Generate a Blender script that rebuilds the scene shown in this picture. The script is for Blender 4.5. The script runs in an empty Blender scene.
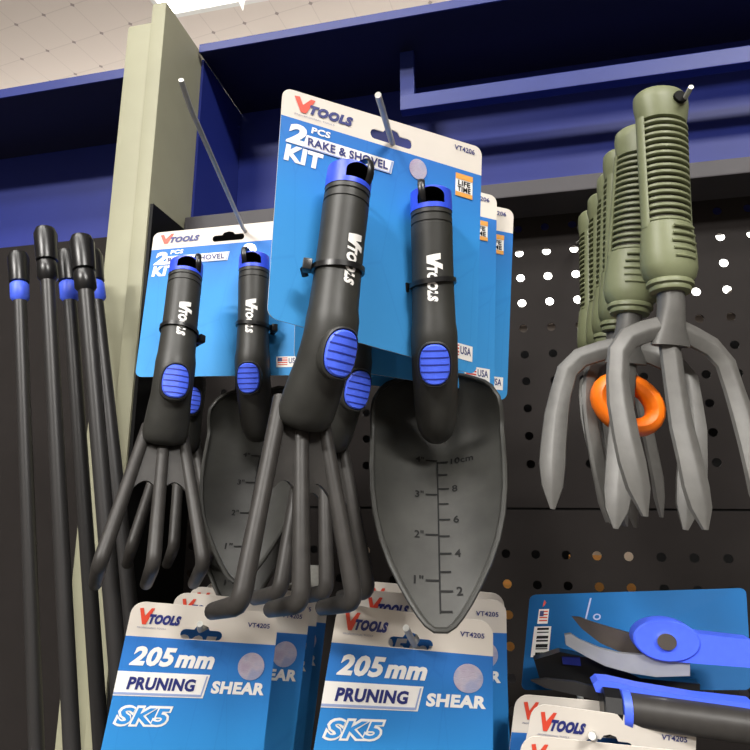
import bpy, bmesh, math, random
from mathutils import Vector, Matrix, Euler
random.seed(4)
S = bpy.context.scene
COL = S.collection
PI = math.pi
# ------------------------------------------------------------------ camera frame
F = 563.0; CX = 375.0
yaw = math.radians(12); pit = math.radians(11.5)
FW = Vector((-math.sin(yaw)*math.cos(pit), math.cos(yaw)*math.cos(pit), math.sin(pit)))
RT = Vector((math.cos(yaw), math.sin(yaw), 0)); UP = RT.cross(FW)
CAMZ = 1.50                     # eye height above the shop floor
O = Vector((0, 0, CAMZ))
def at(x, y, Y):
    r = FW + RT*((x-CX)/F) - UP*((y-CX)/F)
    return O + r*(Y/r.y)
def W(x, y, z):                 # survey point (measured from the eye) -> world
    return Vector((x, y, z+CAMZ))
# ------------------------------------------------------------------ materials
def lin(c):
    return tuple(((v/255)/12.92 if v/255 <= .04045 else ((v/255+.055)/1.055)**2.4) for v in c)
def mat(name, rgb, rough=.5, metal=0, spec=.5, noise=0, nscale=200, bump=0, emit=None, estr=1, coat=0):
    m = bpy.data.materials.new(name); m.use_nodes = True
    N = m.node_tree.nodes; L = m.node_tree.links; b = N['Principled BSDF']
    c = lin(rgb)
    b.inputs['Base Color'].default_value = (*c, 1)
    b.inputs['Roughness'].default_value = rough; b.inputs['Metallic'].default_value = metal
    b.inputs['Specular IOR Level'].default_value = spec
    if coat: b.inputs['Coat Weight'].default_value = coat
    if emit:
        b.inputs['Emission Color'].default_value = (*lin(emit), 1); b.inputs['Emission Strength'].default_value = estr
    if noise or bump:
        tc = N.new('ShaderNodeTexCoord'); n = N.new('ShaderNodeTexNoise'); n.inputs['Scale'].default_value = nscale
        n.inputs['Detail'].default_value = 4
        L.new(tc.outputs['Object'], n.inputs['Vector'])
        if noise:
            r = N.new('ShaderNodeValToRGB'); L.new(n.outputs['Fac'], r.inputs['Fac'])
            r.color_ramp.elements[0].position = .3; r.color_ramp.elements[1].position = .7
            r.color_ramp.elements[0].color = (*[v*(1-noise) for v in c], 1)
            r.color_ramp.elements[1].color = (*[min(1, v*(1+noise)) for v in c], 1)
            L.new(r.outputs['Color'], b.inputs['Base Color'])
        if bump:
            bp = N.new('ShaderNodeBump'); bp.inputs['Strength'].default_value = bump; bp.inputs['Distance'].default_value = .0004
            L.new(n.outputs['Fac'], bp.inputs['Height']); L.new(bp.outputs['Normal'], b.inputs['Normal'])
    return m
M = {}
M['plastic'] = mat('black_plastic', (46, 46, 43), .46, spec=.42, noise=.12, nscale=120, bump=.12)
M['tine'] = mat('grey_black_plastic', (50, 48, 46), .47, spec=.36, noise=.14, nscale=150, bump=.15)
M['blade'] = mat('blade_plastic', (48, 48, 45), .45, spec=.38, noise=.16, nscale=90, bump=.2)
M['mark'] = mat('engraved_black', (13, 13, 13), .6, spec=.2)
M['blue'] = mat('royal_blue_plastic', (74, 104, 240), .45, noise=.05, nscale=300)
M['capblue'] = mat('cap_blue_plastic', (50, 80, 222), .4)
M['bluegroove'] = mat('blue_groove', (24, 40, 140), .6)
M['tie'] = mat('nylon_black', (22, 22, 23), .32)
M['white'] = mat('card_white', (216, 209, 199), .5, spec=.15, noise=.02, nscale=40)
M['ink_white'] = mat('ink_white', (238, 236, 232), .5)
M['ink_navy'] = mat('ink_navy', (36, 44, 112), .5)
M['ink_red'] = mat('ink_red', (214, 72, 50), .5)
M['ink_grey'] = mat('ink_grey', (120, 122, 150), .5)
M['ink_orange'] = mat('ink_orange', (226, 160, 74), .5)
M['ink_shade'] = mat('ink_shade', (150, 166, 206), .5)
M['cardback'] = mat('card_back', (196, 192, 184), .7, noise=.04, nscale=60)
M['steel'] = mat('zinc_wire', (180, 180, 174), .4, metal=.1, noise=.08, nscale=300)
M['chrome'] = mat('chrome', (215, 215, 215), .12, metal=1)
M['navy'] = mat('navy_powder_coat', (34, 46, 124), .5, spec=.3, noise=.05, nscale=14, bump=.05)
M['under'] = mat('shaded_navy_coat', (20, 22, 52), .5)  # shade under the shelves put into the colour, a darkened copy of the navy
M['lip'] = mat('blue_powder_coat', (34, 48, 120), .45, spec=.35, noise=.06, nscale=20)
M['char'] = mat('charcoal_powder_coat', (40, 37, 36), .6, spec=.06, noise=.05, nscale=40, bump=.06)
M['beam'] = mat('grey_beam_coat', (70, 68, 71), .55, spec=.25, noise=.05, nscale=30)
M['cream'] = mat('cream_enamel', (152, 151, 128), .55, spec=.3, noise=.05, nscale=18, bump=.08)
M['olive'] = mat('olive_plastic', (112, 117, 88), .45, spec=.35, noise=.05, nscale=80)
M['olivedark'] = mat('olive_core', (58, 56, 42), .7)
M['forksteel'] = mat('coated_steel', (90, 89, 86), .45, metal=.1, noise=.1, nscale=160, bump=.1)
M['orange'] = mat('orange_plastic', (255, 122, 18), .4, noise=.04, nscale=60)
M['greyblade'] = mat('grey_blade', (150, 152, 156), .4, metal=.2, noise=.05, nscale=120)
M['brownblade'] = mat('dull_blade', (72, 65, 60), .5, metal=.2, noise=.15, nscale=80)
M['packblue'] = mat('pack_blue', (10, 94, 156), .5, spec=.12, noise=.06, nscale=20)
M['blacktube'] = mat('black_tube', (40, 39, 39), .4)
M['cartonO'] = mat('orange_carton', (246, 176, 90), .6, noise=.05, nscale=20)
M['cartonC'] = mat('cream_carton', (236, 216, 190), .6, noise=.05, nscale=20)
M['lamp'] = mat('lamp_diffuser', (255, 255, 255), .5, emit=(255, 252, 244), estr=9)
M['lampframe'] = mat('lamp_frame', (220, 220, 216), .5)
M['floor'] = mat('floor_tile', (92, 88, 84), .4, noise=.08, nscale=3)
M['wall'] = mat('shop_wall', (104, 96, 90), .7, noise=.05, nscale=2)
def print_blue():
    m = bpy.data.materials.new('printed_blue'); m.use_nodes = True
    N = m.node_tree.nodes; L = m.node_tree.links; b = N['Principled BSDF']; b.inputs['Roughness'].default_value = .5; b.inputs['Specular IOR Level'].default_value = .15
    tc = N.new('ShaderNodeTexCoord'); sp = N.new('ShaderNodeSeparateXYZ'); L.new(tc.outputs['UV'], sp.inputs[0])
    r = N.new('ShaderNodeValToRGB'); L.new(sp.outputs['Y'], r.inputs['Fac'])
    e = r.color_ramp.elements
    e[0].position = 0; e[0].color = (*lin((64, 146, 208)), 1)
    e[1].position = .9; e[1].color = (*lin((52, 112, 190)), 1)
    k = e.new(.55); k.color = (*lin((52, 138, 208)), 1)
    # faint darker lines of the printed network pattern
    mp = N.new('ShaderNodeMapping'); mp.inputs['Rotation'].default_value = (0, 0, .5); mp.inputs['Scale'].default_value = (5, 2.2, 1)
    L.new(tc.outputs['UV'], mp.inputs[0])
    v = N.new('ShaderNodeTexVoronoi'); v.feature = 'DISTANCE_TO_EDGE'; v.inputs['Scale'].default_value = 1.0
    L.new(mp.outputs[0], v.inputs['Vector'])
    rr = N.new('ShaderNodeValToRGB'); L.new(v.outputs['Distance'], rr.inputs['Fac'])
    rr.color_ramp.elements[0].position = 0; rr.color_ramp.elements[0].color = (.78, .82, .9, 1)
    rr.color_ramp.elements[1].position = .02; rr.color_ramp.elements[1].color = (1, 1, 1, 1)
    mx = N.new('ShaderNodeMix'); mx.data_type = 'RGBA'; mx.blend_type = 'MULTIPLY'; mx.inputs[0].default_value = .45
    L.new(r.outputs['Color'], mx.inputs[6]); L.new(rr.outputs['Color'], mx.inputs[7])
    L.new(mx.outputs[2], b.inputs['Base Color'])
    return m
M['print'] = print_blue()
def holo():
    m = bpy.data.materials.new('hologram_foil'); m.use_nodes = True
    N = m.node_tree.nodes; L = m.node_tree.links; b = N['Principled BSDF']
    b.inputs['Roughness'].default_value = .3; b.inputs['Metallic'].default_value = .35
    tc = N.new('ShaderNodeTexCoord')
    w = N.new('ShaderNodeTexWave'); w.inputs['Scale'].default_value = 420; w.inputs['Distortion'].default_value = 6
    w.bands_direction = 'Z'; L.new(tc.outputs['Object'], w.inputs['Vector'])
    n = N.new('ShaderNodeTexNoise'); n.inputs['Scale'].default_value = 90; L.new(tc.outputs['Object'], n.inputs['Vector'])
    r = N.new('ShaderNodeValToRGB'); L.new(n.outputs['Fac'], r.inputs['Fac'])
    e = r.color_ramp.elements; e[0].position = .35; e[0].color = (*lin((186, 190, 224)), 1)
    e[1].position = .66; e[1].color = (*lin((204, 188, 214)), 1); k = e.new(.5); k.color = (*lin((216, 208, 226)), 1)
    mx = N.new('ShaderNodeMix'); mx.data_type = 'RGBA'; mx.blend_type = 'MULTIPLY'; mx.inputs[0].default_value = .25
    L.new(r.outputs['Color'], mx.inputs[6]); L.new(w.outputs['Color'], mx.inputs[7]); L.new(mx.outputs[2], b.inputs['Base Color'])
    return m
M['holo'] = holo(); M['ink_blue'] = mat('ink_blue', (50, 140, 214), .42)
def ceil_mat():
    m = bpy.data.materials.new('ceiling_tile'); m.use_nodes = True
    N = m.node_tree.nodes; L = m.node_tree.links; b = N['Principled BSDF']; b.inputs['Roughness'].default_value = .8
    tc = N.new('ShaderNodeTexCoord'); mp = N.new('ShaderNodeMapping'); mp.inputs['Scale'].default_value = (6.3, 6.3, 0)
    mp.inputs['Rotation'].default_value = (0, 0, .12); mp.inputs['Location'].default_value = (.2, .1, 0)
    L.new(tc.outputs['Object'], mp.inputs[0])
    fr = N.new('ShaderNodeVectorMath'); fr.operation = 'FRACTION'; L.new(mp.outputs[0], fr.inputs[0])
    sb = N.new('ShaderNodeVectorMath'); sb.operation = 'SUBTRACT'; sb.inputs[1].default_value = (.5, .5, 0); L.new(fr.outputs[0], sb.inputs[0])
    ab = N.new('ShaderNodeVectorMath'); ab.operation = 'ABSOLUTE'; L.new(sb.outputs[0], ab.inputs[0])
    sp = N.new('ShaderNodeSeparateXYZ'); L.new(ab.outputs[0], sp.inputs[0])
    ad = N.new('ShaderNodeMath'); ad.operation = 'ADD'; L.new(sp.outputs[0], ad.inputs[0]); L.new(sp.outputs[1], ad.inputs[1])
    mn = N.new('ShaderNodeMath'); mn.operation = 'MINIMUM'; L.new(sp.outputs[0], mn.inputs[0]); L.new(sp.outputs[1], mn.inputs[1])
    d = N.new('ShaderNodeMath'); d.operation = 'LESS_THAN'; d.inputs[1].default_value = .065; L.new(ad.outputs[0], d.inputs[0])
    l = N.new('ShaderNodeMath'); l.operation = 'LESS_THAN'; l.inputs[1].default_value = .012; L.new(mn.outputs[0], l.inputs[0])
    mx = N.new('ShaderNodeMix'); mx.data_type = 'RGBA'
    mx.inputs[6].default_value = (*lin((212, 201, 192)), 1); mx.inputs[7].default_value = (*lin((200, 189, 181)), 1)
    L.new(l.outputs[0], mx.inputs[0])
    m2 = N.new('ShaderNodeMix'); m2.data_type = 'RGBA'; m2.inputs[7].default_value = (*lin((150, 138, 134)), 1)
    L.new(d.outputs[0], m2.inputs[0]); L.new(mx.outputs[2], m2.inputs[6]); L.new(m2.outputs[2], b.inputs['Base Color'])
    return m
M['ceiling'] = ceil_mat()
# ------------------------------------------------------------------ object helpers
def tag(o, label=None, cat=None, group=None, kind=None):
    if label: o['label'] = label
    if cat: o['category'] = cat
    if group: o['group'] = group
    if kind: o['kind'] = kind
    return o
def thing(name, label, cat, mw=None, group=None):
    o = bpy.data.objects.new(name, None); COL.objects.link(o); o.empty_display_size = .01
    if mw is not None:
        o.matrix_world = mw if isinstance(mw, Matrix) else Matrix.Translation(mw)
    return tag(o, label, cat, group)
def obj(name, bm, m, parent=None, smooth=True, label=None):
    me = bpy.data.meshes.new(name); bm.normal_update()
    bm.to_mesh(me); bm.free()
    ms = m if isinstance(m, (list, tuple)) else [m]
    for x in ms: me.materials.append(x)
    if smooth:
        for p in me.polygons: p.use_smooth = True
        try: me.set_sharp_from_angle(angle=math.radians(38))
        except Exception: pass
    o = bpy.data.objects.new(name, me); COL.objects.link(o)
    if parent is not None:
        o.parent = parent
    if label: o['label'] = label
    return o
def to_local(bm, parent):
    inv = parent.matrix_world.inverted()
    bm.transform(inv); return bm
def copy_tree(o, parent=None):
    c = o.copy(); COL.objects.link(c)
    if parent is not None: c.parent = parent
    for ch in list(o.children): copy_tree(ch, c)
    return c
def box(bm, x0, x1, y0, y1, z0, z1, bev=0):
    vs = [bm.verts.new(p) for p in ((x0,y0,z0),(x1,y0,z0),(x1,y1,z0),(x0,y1,z0),(x0,y0,z1),(x1,y0,z1),(x1,y1,z1),(x0,y1,z1))]
    fs = [bm.faces.new([vs[i] for i in f]) for f in ((3,2,1,0),(4,5,6,7),(0,1,5,4),(1,2,6,5),(2,3,7,6),(3,0,4,7))]
    if bev:
        es = list({e for f in fs for e in f.edges})
        bmesh.ops.bevel(bm, geom=es, offset=bev, segments=2, affect='EDGES', profile=.6)
    return bm
def sweep(bm, pts, radii, n=14, up=None, cap=True, ell=None):
    """ring sweep along pts; radii list of r or (rx, ry); ring x axis stays near `up`-perpendicular."""
    pts = [Vector(p) for p in pts]; rings = []
    ref = Vector(up) if up is not None else Vector((1, 0, 0))
    for i, p in enumerate(pts):
        a = pts[max(i-1, 0)]; b = pts[min(i+1, len(pts)-1)]
        t = (b-a).normalized()
        x = (ref - t*ref.dot(t))
        if x.length < 1e-6: x = t.orthogonal()
        x.normalize(); y = t.cross(x)
        r = radii[i] if isinstance(radii, list) else radii
        rx, ry = r if isinstance(r, (list, tuple)) else (r, r)
        rings.append([bm.verts.new(p + x*rx*math.cos(2*PI*k/n) + y*ry*math.sin(2*PI*k/n)) for k in range(n)])
    for a, b in zip(rings, rings[1:]):
        for k in range(n):
            bm.faces.new((a[k], a[(k+1) % n], b[(k+1) % n], b[k]))
    if cap:
        bm.faces.new(list(reversed(rings[0]))); bm.faces.new(rings[-1])
    return rings
def prism(bm, poly, d):
    """poly: list of world Vectors (planar), d: thickness vector"""
    a = [bm.verts.new(p) for p in poly]; b = [bm.verts.new(Vector(p)+d) for p in poly]
    bm.faces.new(a); bm.faces.new(list(reversed(b)))
    n = len(a)
    for i in range(n): bm.faces.new((a[i], b[i], b[(i+1) % n], a[(i+1) % n]))
    bmesh.ops.recalc_face_normals(bm, faces=bm.faces)
    return bm
def arc(p0, p1, p2, n=5):
    """quadratic corner"""
    p0, p1, p2 = Vector(p0), Vector(p1), Vector(p2)
    return [p0*(1-t)**2 + p1*2*t*(1-t) + p2*t*t for t in [i/(n) for i in range(n+1)]]
# ------------------------------------------------------------------ lettering (curve font -> flat outline, fitted to a box)
_tc = {}
def text2d(s, bold=0, shear=0):
    k = (s, bold, shear)
    if k in _tc: return _tc[k]
    cu = bpy.data.curves.new('t', 'FONT'); cu.body = s; cu.size = 1; cu.offset = bold; cu.shear = shear; cu.resolution_u = 3
    cu.fill_mode = 'FRONT'
    if bold: cu.space_character = 1 + bold*1.5
    o = bpy.data.objects.new('t', cu); COL.objects.link(o)
    dg = bpy.context.evaluated_depsgraph_get(); dg.update()
    me = bpy.data.meshes.new_from_object(o.evaluated_get(dg))
    vs = [(v.co.x, v.co.y) for v in me.vertices]; fs = [tuple(p.vertices) for p in me.polygons]
    bpy.data.objects.remove(o); bpy.data.curves.remove(cu); bpy.data.meshes.remove(me)
    x0 = min(v[0] for v in vs); x1 = max(v[0] for v in vs); y0 = min(v[1] for v in vs); y1 = max(v[1] for v in vs)
    vs = [((x-x0)/(x1-x0), (y-y0)/(y1-y0)) for x, y in vs]
    _tc[k] = (vs, fs); return _tc[k]
def put_text(bm, fn, s, u0, v0, u1, v1, bold=.03, shear=0, n=.0003, mi=0):
    """u left->right, v top->bottom; fn(u, v, n) -> point"""
    vs, fs = text2d(s, bold, shear)
    bv = [bm.verts.new(fn(u0+(u1-u0)*x, v1+(v0-v1)*y, n)) for x, y in vs]
    for f in fs:
        try: bm.faces.new([bv[i] for i in f]).material_index = mi
        except ValueError: pass
def put_poly(bm, fn, pts, n=.0003, mi=0, cuts=0):
    if cuts:                        # split long quads so that they follow a curved card
        (a, b, c, d) = pts
        for i in range(cuts):
            t0 = i/cuts; t1 = (i+1)/cuts
            q = [(a[0]+(b[0]-a[0])*t0, a[1]+(b[1]-a[1])*t0), (a[0]+(b[0]-a[0])*t1, a[1]+(b[1]-a[1])*t1),
                 (d[0]+(c[0]-d[0])*t1, d[1]+(c[1]-d[1])*t1), (d[0]+(c[0]-d[0])*t0, d[1]+(c[1]-d[1])*t0)]
            bm.faces.new([bm.verts.new(fn(u, v, n)) for u, v in reversed(q)]).material_index = mi
        return
    bm.faces.new([bm.verts.new(fn(u, v, n)) for u, v in reversed(pts)]).material_index = mi
def disc_pts(u, v, ru, rv, k=28):
    return [(u+ru*math.cos(2*PI*i/k), v+rv*math.sin(2*PI*i/k)) for i in range(k)]
# ------------------------------------------------------------------ hang cards
def rounded(u0, v0, u1, v1, r, asp=1, k=5, corners=(1, 1, 1, 1)):
    out = []
    for ci, (cx, cy, a0) in enumerate(((u1-r, v0+r*asp, -90), (u1-r, v1-r*asp, 0), (u0+r, v1-r*asp, 90), (u0+r, v0+r*asp, 180))):
        for i in range(k+1):
            a = math.radians(a0 + 90*i/k)
            out.append((cx + r*math.cos(a), cy + r*asp*math.sin(a)))
    return out
def slot_outline(uc, v0, v1, hw, hump, k=6):
    """euro hang slot: rounded bar with a hump on its upper side"""
    h = (v1-v0)/2; vc = v1-h; pts = []
    for i in range(k+1):
        a = -PI/2 + PI*i/k
        pts.append((uc+hw-h*.9+h*.9*math.cos(a), vc+h*math.sin(a)))
    for i in range(k+1):
        a = PI/2 + PI*i/k
        pts.append((uc-hw+h*.9+h*.9*math.cos(a), vc+h*math.sin(a)))
    for i in range(5):
        a = PI - PI*i/4
        pts.append((uc+hump*math.cos(a), v0-h*1.05*math.sin(a)))
    return pts
def card_fn(P00, P10, P11, P01, vmax=1.0):
    P = [Vector(p) for p in (P00, P10, P11, P01)]
    nrm = (P[3]-P[0]).cross(P[1]-P[0]).normalized()      # towards the viewer
    if nrm.y > 0: nrm = -nrm
    def fn(u, v, n=0.0):
        return P[0]*(1-u)*(1-v) + P[1]*u*(1-v) + P[2]*u*v + P[3]*(1-u)*v + nrm*n
    return fn
def card_mesh(fn, vmax, slot, band, r=.045, th=.0006, grid=10):
    """board with rounded corners and a real hang slot; material 0 white band, 1 printed blue, 2 back/edges"""
    bm = bmesh.new()
    outer = rounded(0, 0, 1, vmax, r); inner = slot
    ed = []
    for loop in (outer, inner):
        vs = [bm.verts.new((u, v, 0)) for u, v in loop]
        ed += [bm.edges.new((vs[i], vs[(i+1) % len(vs)])) for i in range(len(vs))]
    bmesh.ops.triangle_fill(bm, use_beauty=True, use_dissolve=False, edges=ed)
    # drop fill faces inside the slot
    cu = sum(p[0] for p in slot)/len(slot)
    def inside(x, y):
        c = False
        for i in range(len(slot)):
            (x1, y1), (x2, y2) = slot[i], slot[i-1]
            if (y1 > y) != (y2 > y) and x < (x2-x1)*(y-y1)/(y2-y1)+x1: c = not c
        return c
    kill = [f for f in bm.faces if inside(*f.calc_center_median()[:2])]
    bmesh.ops.delete(bm, geom=kill, context='FACES_ONLY')
    for i in range(1, grid):
        for co, no in (((i/grid, 0, 0), (1, 0, 0)), ((0, vmax*i/grid, 0), (0, 1, 0))):
            bmesh.ops.bisect_plane(bm, geom=bm.verts[:]+bm.edges[:]+bm.faces[:], plane_co=co, plane_no=no)
    bmesh.ops.bisect_plane(bm, geom=bm.verts[:]+bm.edges[:]+bm.faces[:], plane_co=(0, band, 0), plane_no=(0, 1, 0))
    bmesh.ops.delete(bm, geom=[v for v in bm.verts if not v.link_faces], context='VERTS')
    uvl = bm.loops.layers.uv.new('UVMap')
    for f in bm.faces:
        f.material_index = 0 if f.calc_center_median().y < band else 1
        for l in f.loops: l[uvl].uv = (l.vert.co.x, 1 - l.vert.co.y/vmax)
    front = list(bm.faces); bnd = [e for e in bm.edges if len(e.link_faces) == 1]
    vm = {v: bm.verts.new((v.co.x, v.co.y, 1)) for v in list(bm.verts)}
    for f in front:
        g = bm.faces.new([vm[v] for v in reversed(f.verts)]); g.material_index = 2
    for e in bnd:
        a, b = e.verts
        try: bm.faces.new((a, b, vm[b], vm[a])).material_index = 0
        except ValueError: pass
    for v in bm.verts: v.co = fn(v.co.x, v.co.y, -th*v.co.z)
    bmesh.ops.recalc_face_normals(bm, faces=bm.faces)
    return bm
def logo(root, fn, u0, v0, u1, v1, name_small=True):
    """red V and slanted navy TOOLS"""
    w = u1-u0; h = v1-v0
    b = bmesh.new()
    V = [(0, .04), (.085, .0), (.145, .5), (.27, -.02), (.345, -.02), (.20, 1.02), (.115, 1.02)]
    put_poly(b, fn, [(u0+w*x, v0+h*y) for x, y in V[:3]+V[3:]], .0003)
    obj('logo_emblem', to_local(b, root), M['ink_red'], root, False, 'red V emblem')
    b = bmesh.new()
    put_text(b, fn, 'TOOLS', u0+w*.255, v0+h*.34, u1, v0+h*.98, .07, .28, .00034)
    obj('logo_lettering', to_local(b, root), M['ink_navy'], root, False, 'slanted navy lettering')
    b = bmesh.new()
    put_text(b, fn, 'PROFESSIONAL TOOLS', u0+w*.02, v0+h*1.17, u0+w*.68, v0+h*1.27, .0, 0, .0003)
    obj('tagline', to_local(b, root), M['ink_grey'], root, False)
def kit_card(cs, label, hidden_text=False, sticker='purple', group=None):
    cs = [W(*c) for c in cs]; fn = card_fn(*cs)
    root = thing('tool_card', label, 'hang card', fn(.525, .07), group)
    obj('board', to_local(card_mesh(fn, 1.0, slot_outline(.505, .064, .108, .105, .042), .128, .04), root),
        [M['white'], M['print'], M['cardback']], root, False)
    logo(root, fn, .05, .022, .315, .09)
    b = bmesh.new(); put_text(b, fn, 'VT4206', .84, .022, .956, .045, .02, 0)
    obj('part_number', to_local(b, root), M['ink_navy'], root, False)
    b = bmesh.new()
    put_text(b, fn, '2', .025, .15, .112, .243, .05, .15); put_text(b, fn, 'PCS', .13, .143, .215, .172, .035, .1)
    put_text(b, fn, 'KIT', .022, .252, .19, .325, .05, .1)
    obj('title_lettering', to_local(b, root), M['ink_white'], root, False, 'bold white lettering')
    b = bmesh.new()
    put_poly(b, fn, [(.112, .186), (.520, .186), (.508, .246), (.097, .246)], .0003, 0, 8)
    put_poly(b, fn, [(.507, .190), (.517, .190), (.505, .242), (.496, .242)], .0005, 1)
    put_poly(b, fn, [(.099, .240), (.505, .240), (.503, .246), (.097, .246)], .0005, 1, 8)
    put_text(b, fn, 'RAKE & SHOVEL', .118, .196, .49, .233, .028, 0, .0006, 2)
    obj('title_banner', to_local(b, root), [M['ink_white'], M['ink_shade'], M['ink_navy']], root, False, 'white banner with navy lettering')
    b = bmesh.new(); put_poly(b, fn, disc_pts(.645, .188, .046, .046), .0004)
    obj('hologram_sticker', to_local(b, root), M['holo'] if sticker == 'purple' else M['holo'], root, False, 'round shiny hologram sticker')
    b = bmesh.new()
    put_poly(b, fn, [(.85, .15), (.948, .15), (.948, .252), (.85, .252)], .0003, 0)
    put_poly(b, fn, [(.85, .15), (.948, .15), (.948, .175), (.85, .175)], .0005, 1)
    put_poly(b, fn, [(.85, .233), (.948, .233), (.948, .252), (.85, .252)], .0005, 1)
    put_text(b, fn, 'LIFE', .864, .18, .934, .203, .03, 0, .0005, 2); put_text(b, fn, 'TIME', .861, .207, .937, .23, .03, 0, .0005, 2)
    obj('lifetime_sticker', to_local(b, root), [M['ink_white'], M['ink_orange'], M['mark']], root, False, 'orange and white square sticker')
    b = bmesh.new()
    put_poly(b, fn, [(.83, .888), (.972, .888), (.972, .952), (.83, .952)], .0003, 0)
    put_poly(b, fn, [(.838, .895), (.895, .895), (.895, .94), (.838, .94)], .0005, 1)
    for k in range(3): put_poly(b, fn, [(.838, .901+.014*k), (.895, .901+.014*k), (.895, .907+.014*k), (.838, .907+.014*k)], .0006, 0)
    put_poly(b, fn, [(.838, .895), (.864, .895), (.864, .918), (.838, .918)], .0007, 2)
    put_text(b, fn, 'USA', .902, .897, .962, .931, .02, 0, .0005, 2)
    obj('origin_sticker', to_local(b, root), [M['ink_white'], M['ink_red'], M['ink_navy']], root, False, 'white sticker with a small flag')
    return root
def shear_card(cs, label, vmax=2.05, group=None, sc=1.0):
    cs = [W(*c) for c in cs]
    cs[2] = cs[1].lerp(cs[2], sc); cs[3] = cs[0].lerp(cs[3], sc); fn = card_fn(*cs)
    root = thing('pruning_shear_card', label, 'hang card', fn(.49, .19), group)
    obj('board', to_local(card_mesh(fn, vmax, slot_outline(.485, .165, .235, .14, .052), .238, .085), root),
        [M['white'], M['print'], M['cardback']], root, False)
    logo(root, fn, .055, .04, .335, .15)
    b = bmesh.new(); put_text(b, fn, 'VT4205', .79, .085, .945, .12, .02, 0)
    obj('part_number', to_local(b, root), M['ink_navy'], root, False)
    b = bmesh.new()
    put_text(b, fn, '205', .058, .30, .345, .435, .045, .22); put_text(b, fn, 'mm', .345, .345, .60, .435, .05, .22)
    put_text(b, fn, 'SHEAR', .605, .515, .958, .605, .05, .08)
    obj('title_lettering', to_local(b, root), M['ink_white'], root, False, 'bold white lettering')
    b = bmesh.new()
    put_poly(b, fn, [(.0, .475), (.585, .475), (.56, .64), (.0, .64)], .0003, 0, 8)
    put_poly(b, fn, [(.563, .485), (.573, .485), (.550, .63), (.540, .63)], .0005, 1)
    put_poly(b, fn, [(.0, .615), (.545, .615), (.54, .632), (.0, .632)], .0005, 1, 8)
    put_text(b, fn, 'PRUNING', .072, .508, .50, .596, .042, .12, .0006, 2)
    obj('title_banner', to_local(b, root), [M['ink_white'], M['ink_shade'], M['ink_navy']], root, False, 'white banner with navy lettering')
    b = bmesh.new()
    put_text(b, fn, 'SK5', .035, .70, .385, .845, .095, .22, .0003, 0); put_text(b, fn, 'SK5', .052, .716, .368, .829, .022, .22, .0005, 1)
    obj('grade_lettering', to_local(b, root), [M['ink_white'], M['ink_blue']], root, False, 'blue lettering outlined in white')
    b = bmesh.new(); put_poly(b, fn, disc_pts(.85, .40, .09, .1), .0004)
    obj('hologram_sticker', to_local(b, root), M['holo'], root, False, 'round shiny hologram sticker')
    return root
# ------------------------------------------------------------------ hand tools (local frame: z up along the handle, -y the button side)
def rot(v):
    v = Vector(v); return Matrix.Rotation(v.length, 4, v.normalized())
def pose(q, dx=(0, 0, 0)):
    return Matrix.Translation(W(q[3]+dx[0], q[4]+dx[1], q[5]+dx[2])) @ rot(q[:3])
LE, BEND = .0945, .413
def seg(Ls): return Vector((0, Ls*math.sin(BEND), -LE - Ls*math.cos(BEND)))
def grip_cap(root):
    """blue hanging end with an arched window right through it"""
    bm = bmesh.new(); n = 28
    prof = [(.0100, -.0050), (.0113, -.0060), (.0115, -.012), (.0115, -.0172)]
    rings = []
    for r, z in prof: rings.append([bm.verts.new((r*math.cos(2*PI*k/n), r*math.sin(2*PI*k/n), z)) for k in range(n)])
    for a, b in zip(rings, rings[1:]):
        for k in range(n): bm.faces.new((b[k], b[(k+1) % n], a[(k+1) % n], a[k]))
    bm.faces.new(rings[0]); bm.faces.new(list(reversed(rings[-1])))
    o = obj('grip_cap', bm, M['capblue'], root, True)
    c = bmesh.new()
    pts = [(.0072, -.0146), (.0072, -.0105)]+[(.0072*math.cos(a), -.0105+.0042*math.sin(a)) for a in [PI*i/10 for i in range(1, 10)]]+[(-.0072, -.0105), (-.0072, -.0146)]
    prism(c, [Vector((x, -.03, z)) for x, z in pts], Vector((0, .037, 0)))
    co = obj('cut', c, M['blue'], None, False); co.parent = root
    mod = o.modifiers.new('b', 'BOOLEAN'); mod.object = co; mod.solver = 'EXACT'; mod.operation = 'DIFFERENCE'
    dg = bpy.context.evaluated_depsgraph_get(); dg.update()
    me = bpy.data.meshes.new_from_object(o.evaluated_get(dg)); o.modifiers.clear(); o.data = me
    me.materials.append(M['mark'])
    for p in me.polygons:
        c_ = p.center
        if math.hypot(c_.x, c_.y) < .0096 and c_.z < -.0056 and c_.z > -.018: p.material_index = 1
    me.set_sharp_from_angle(angle=math.radians(30)); me.name = 'grip_cap'
    bpy.data.objects.remove(co)
    return o
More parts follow.
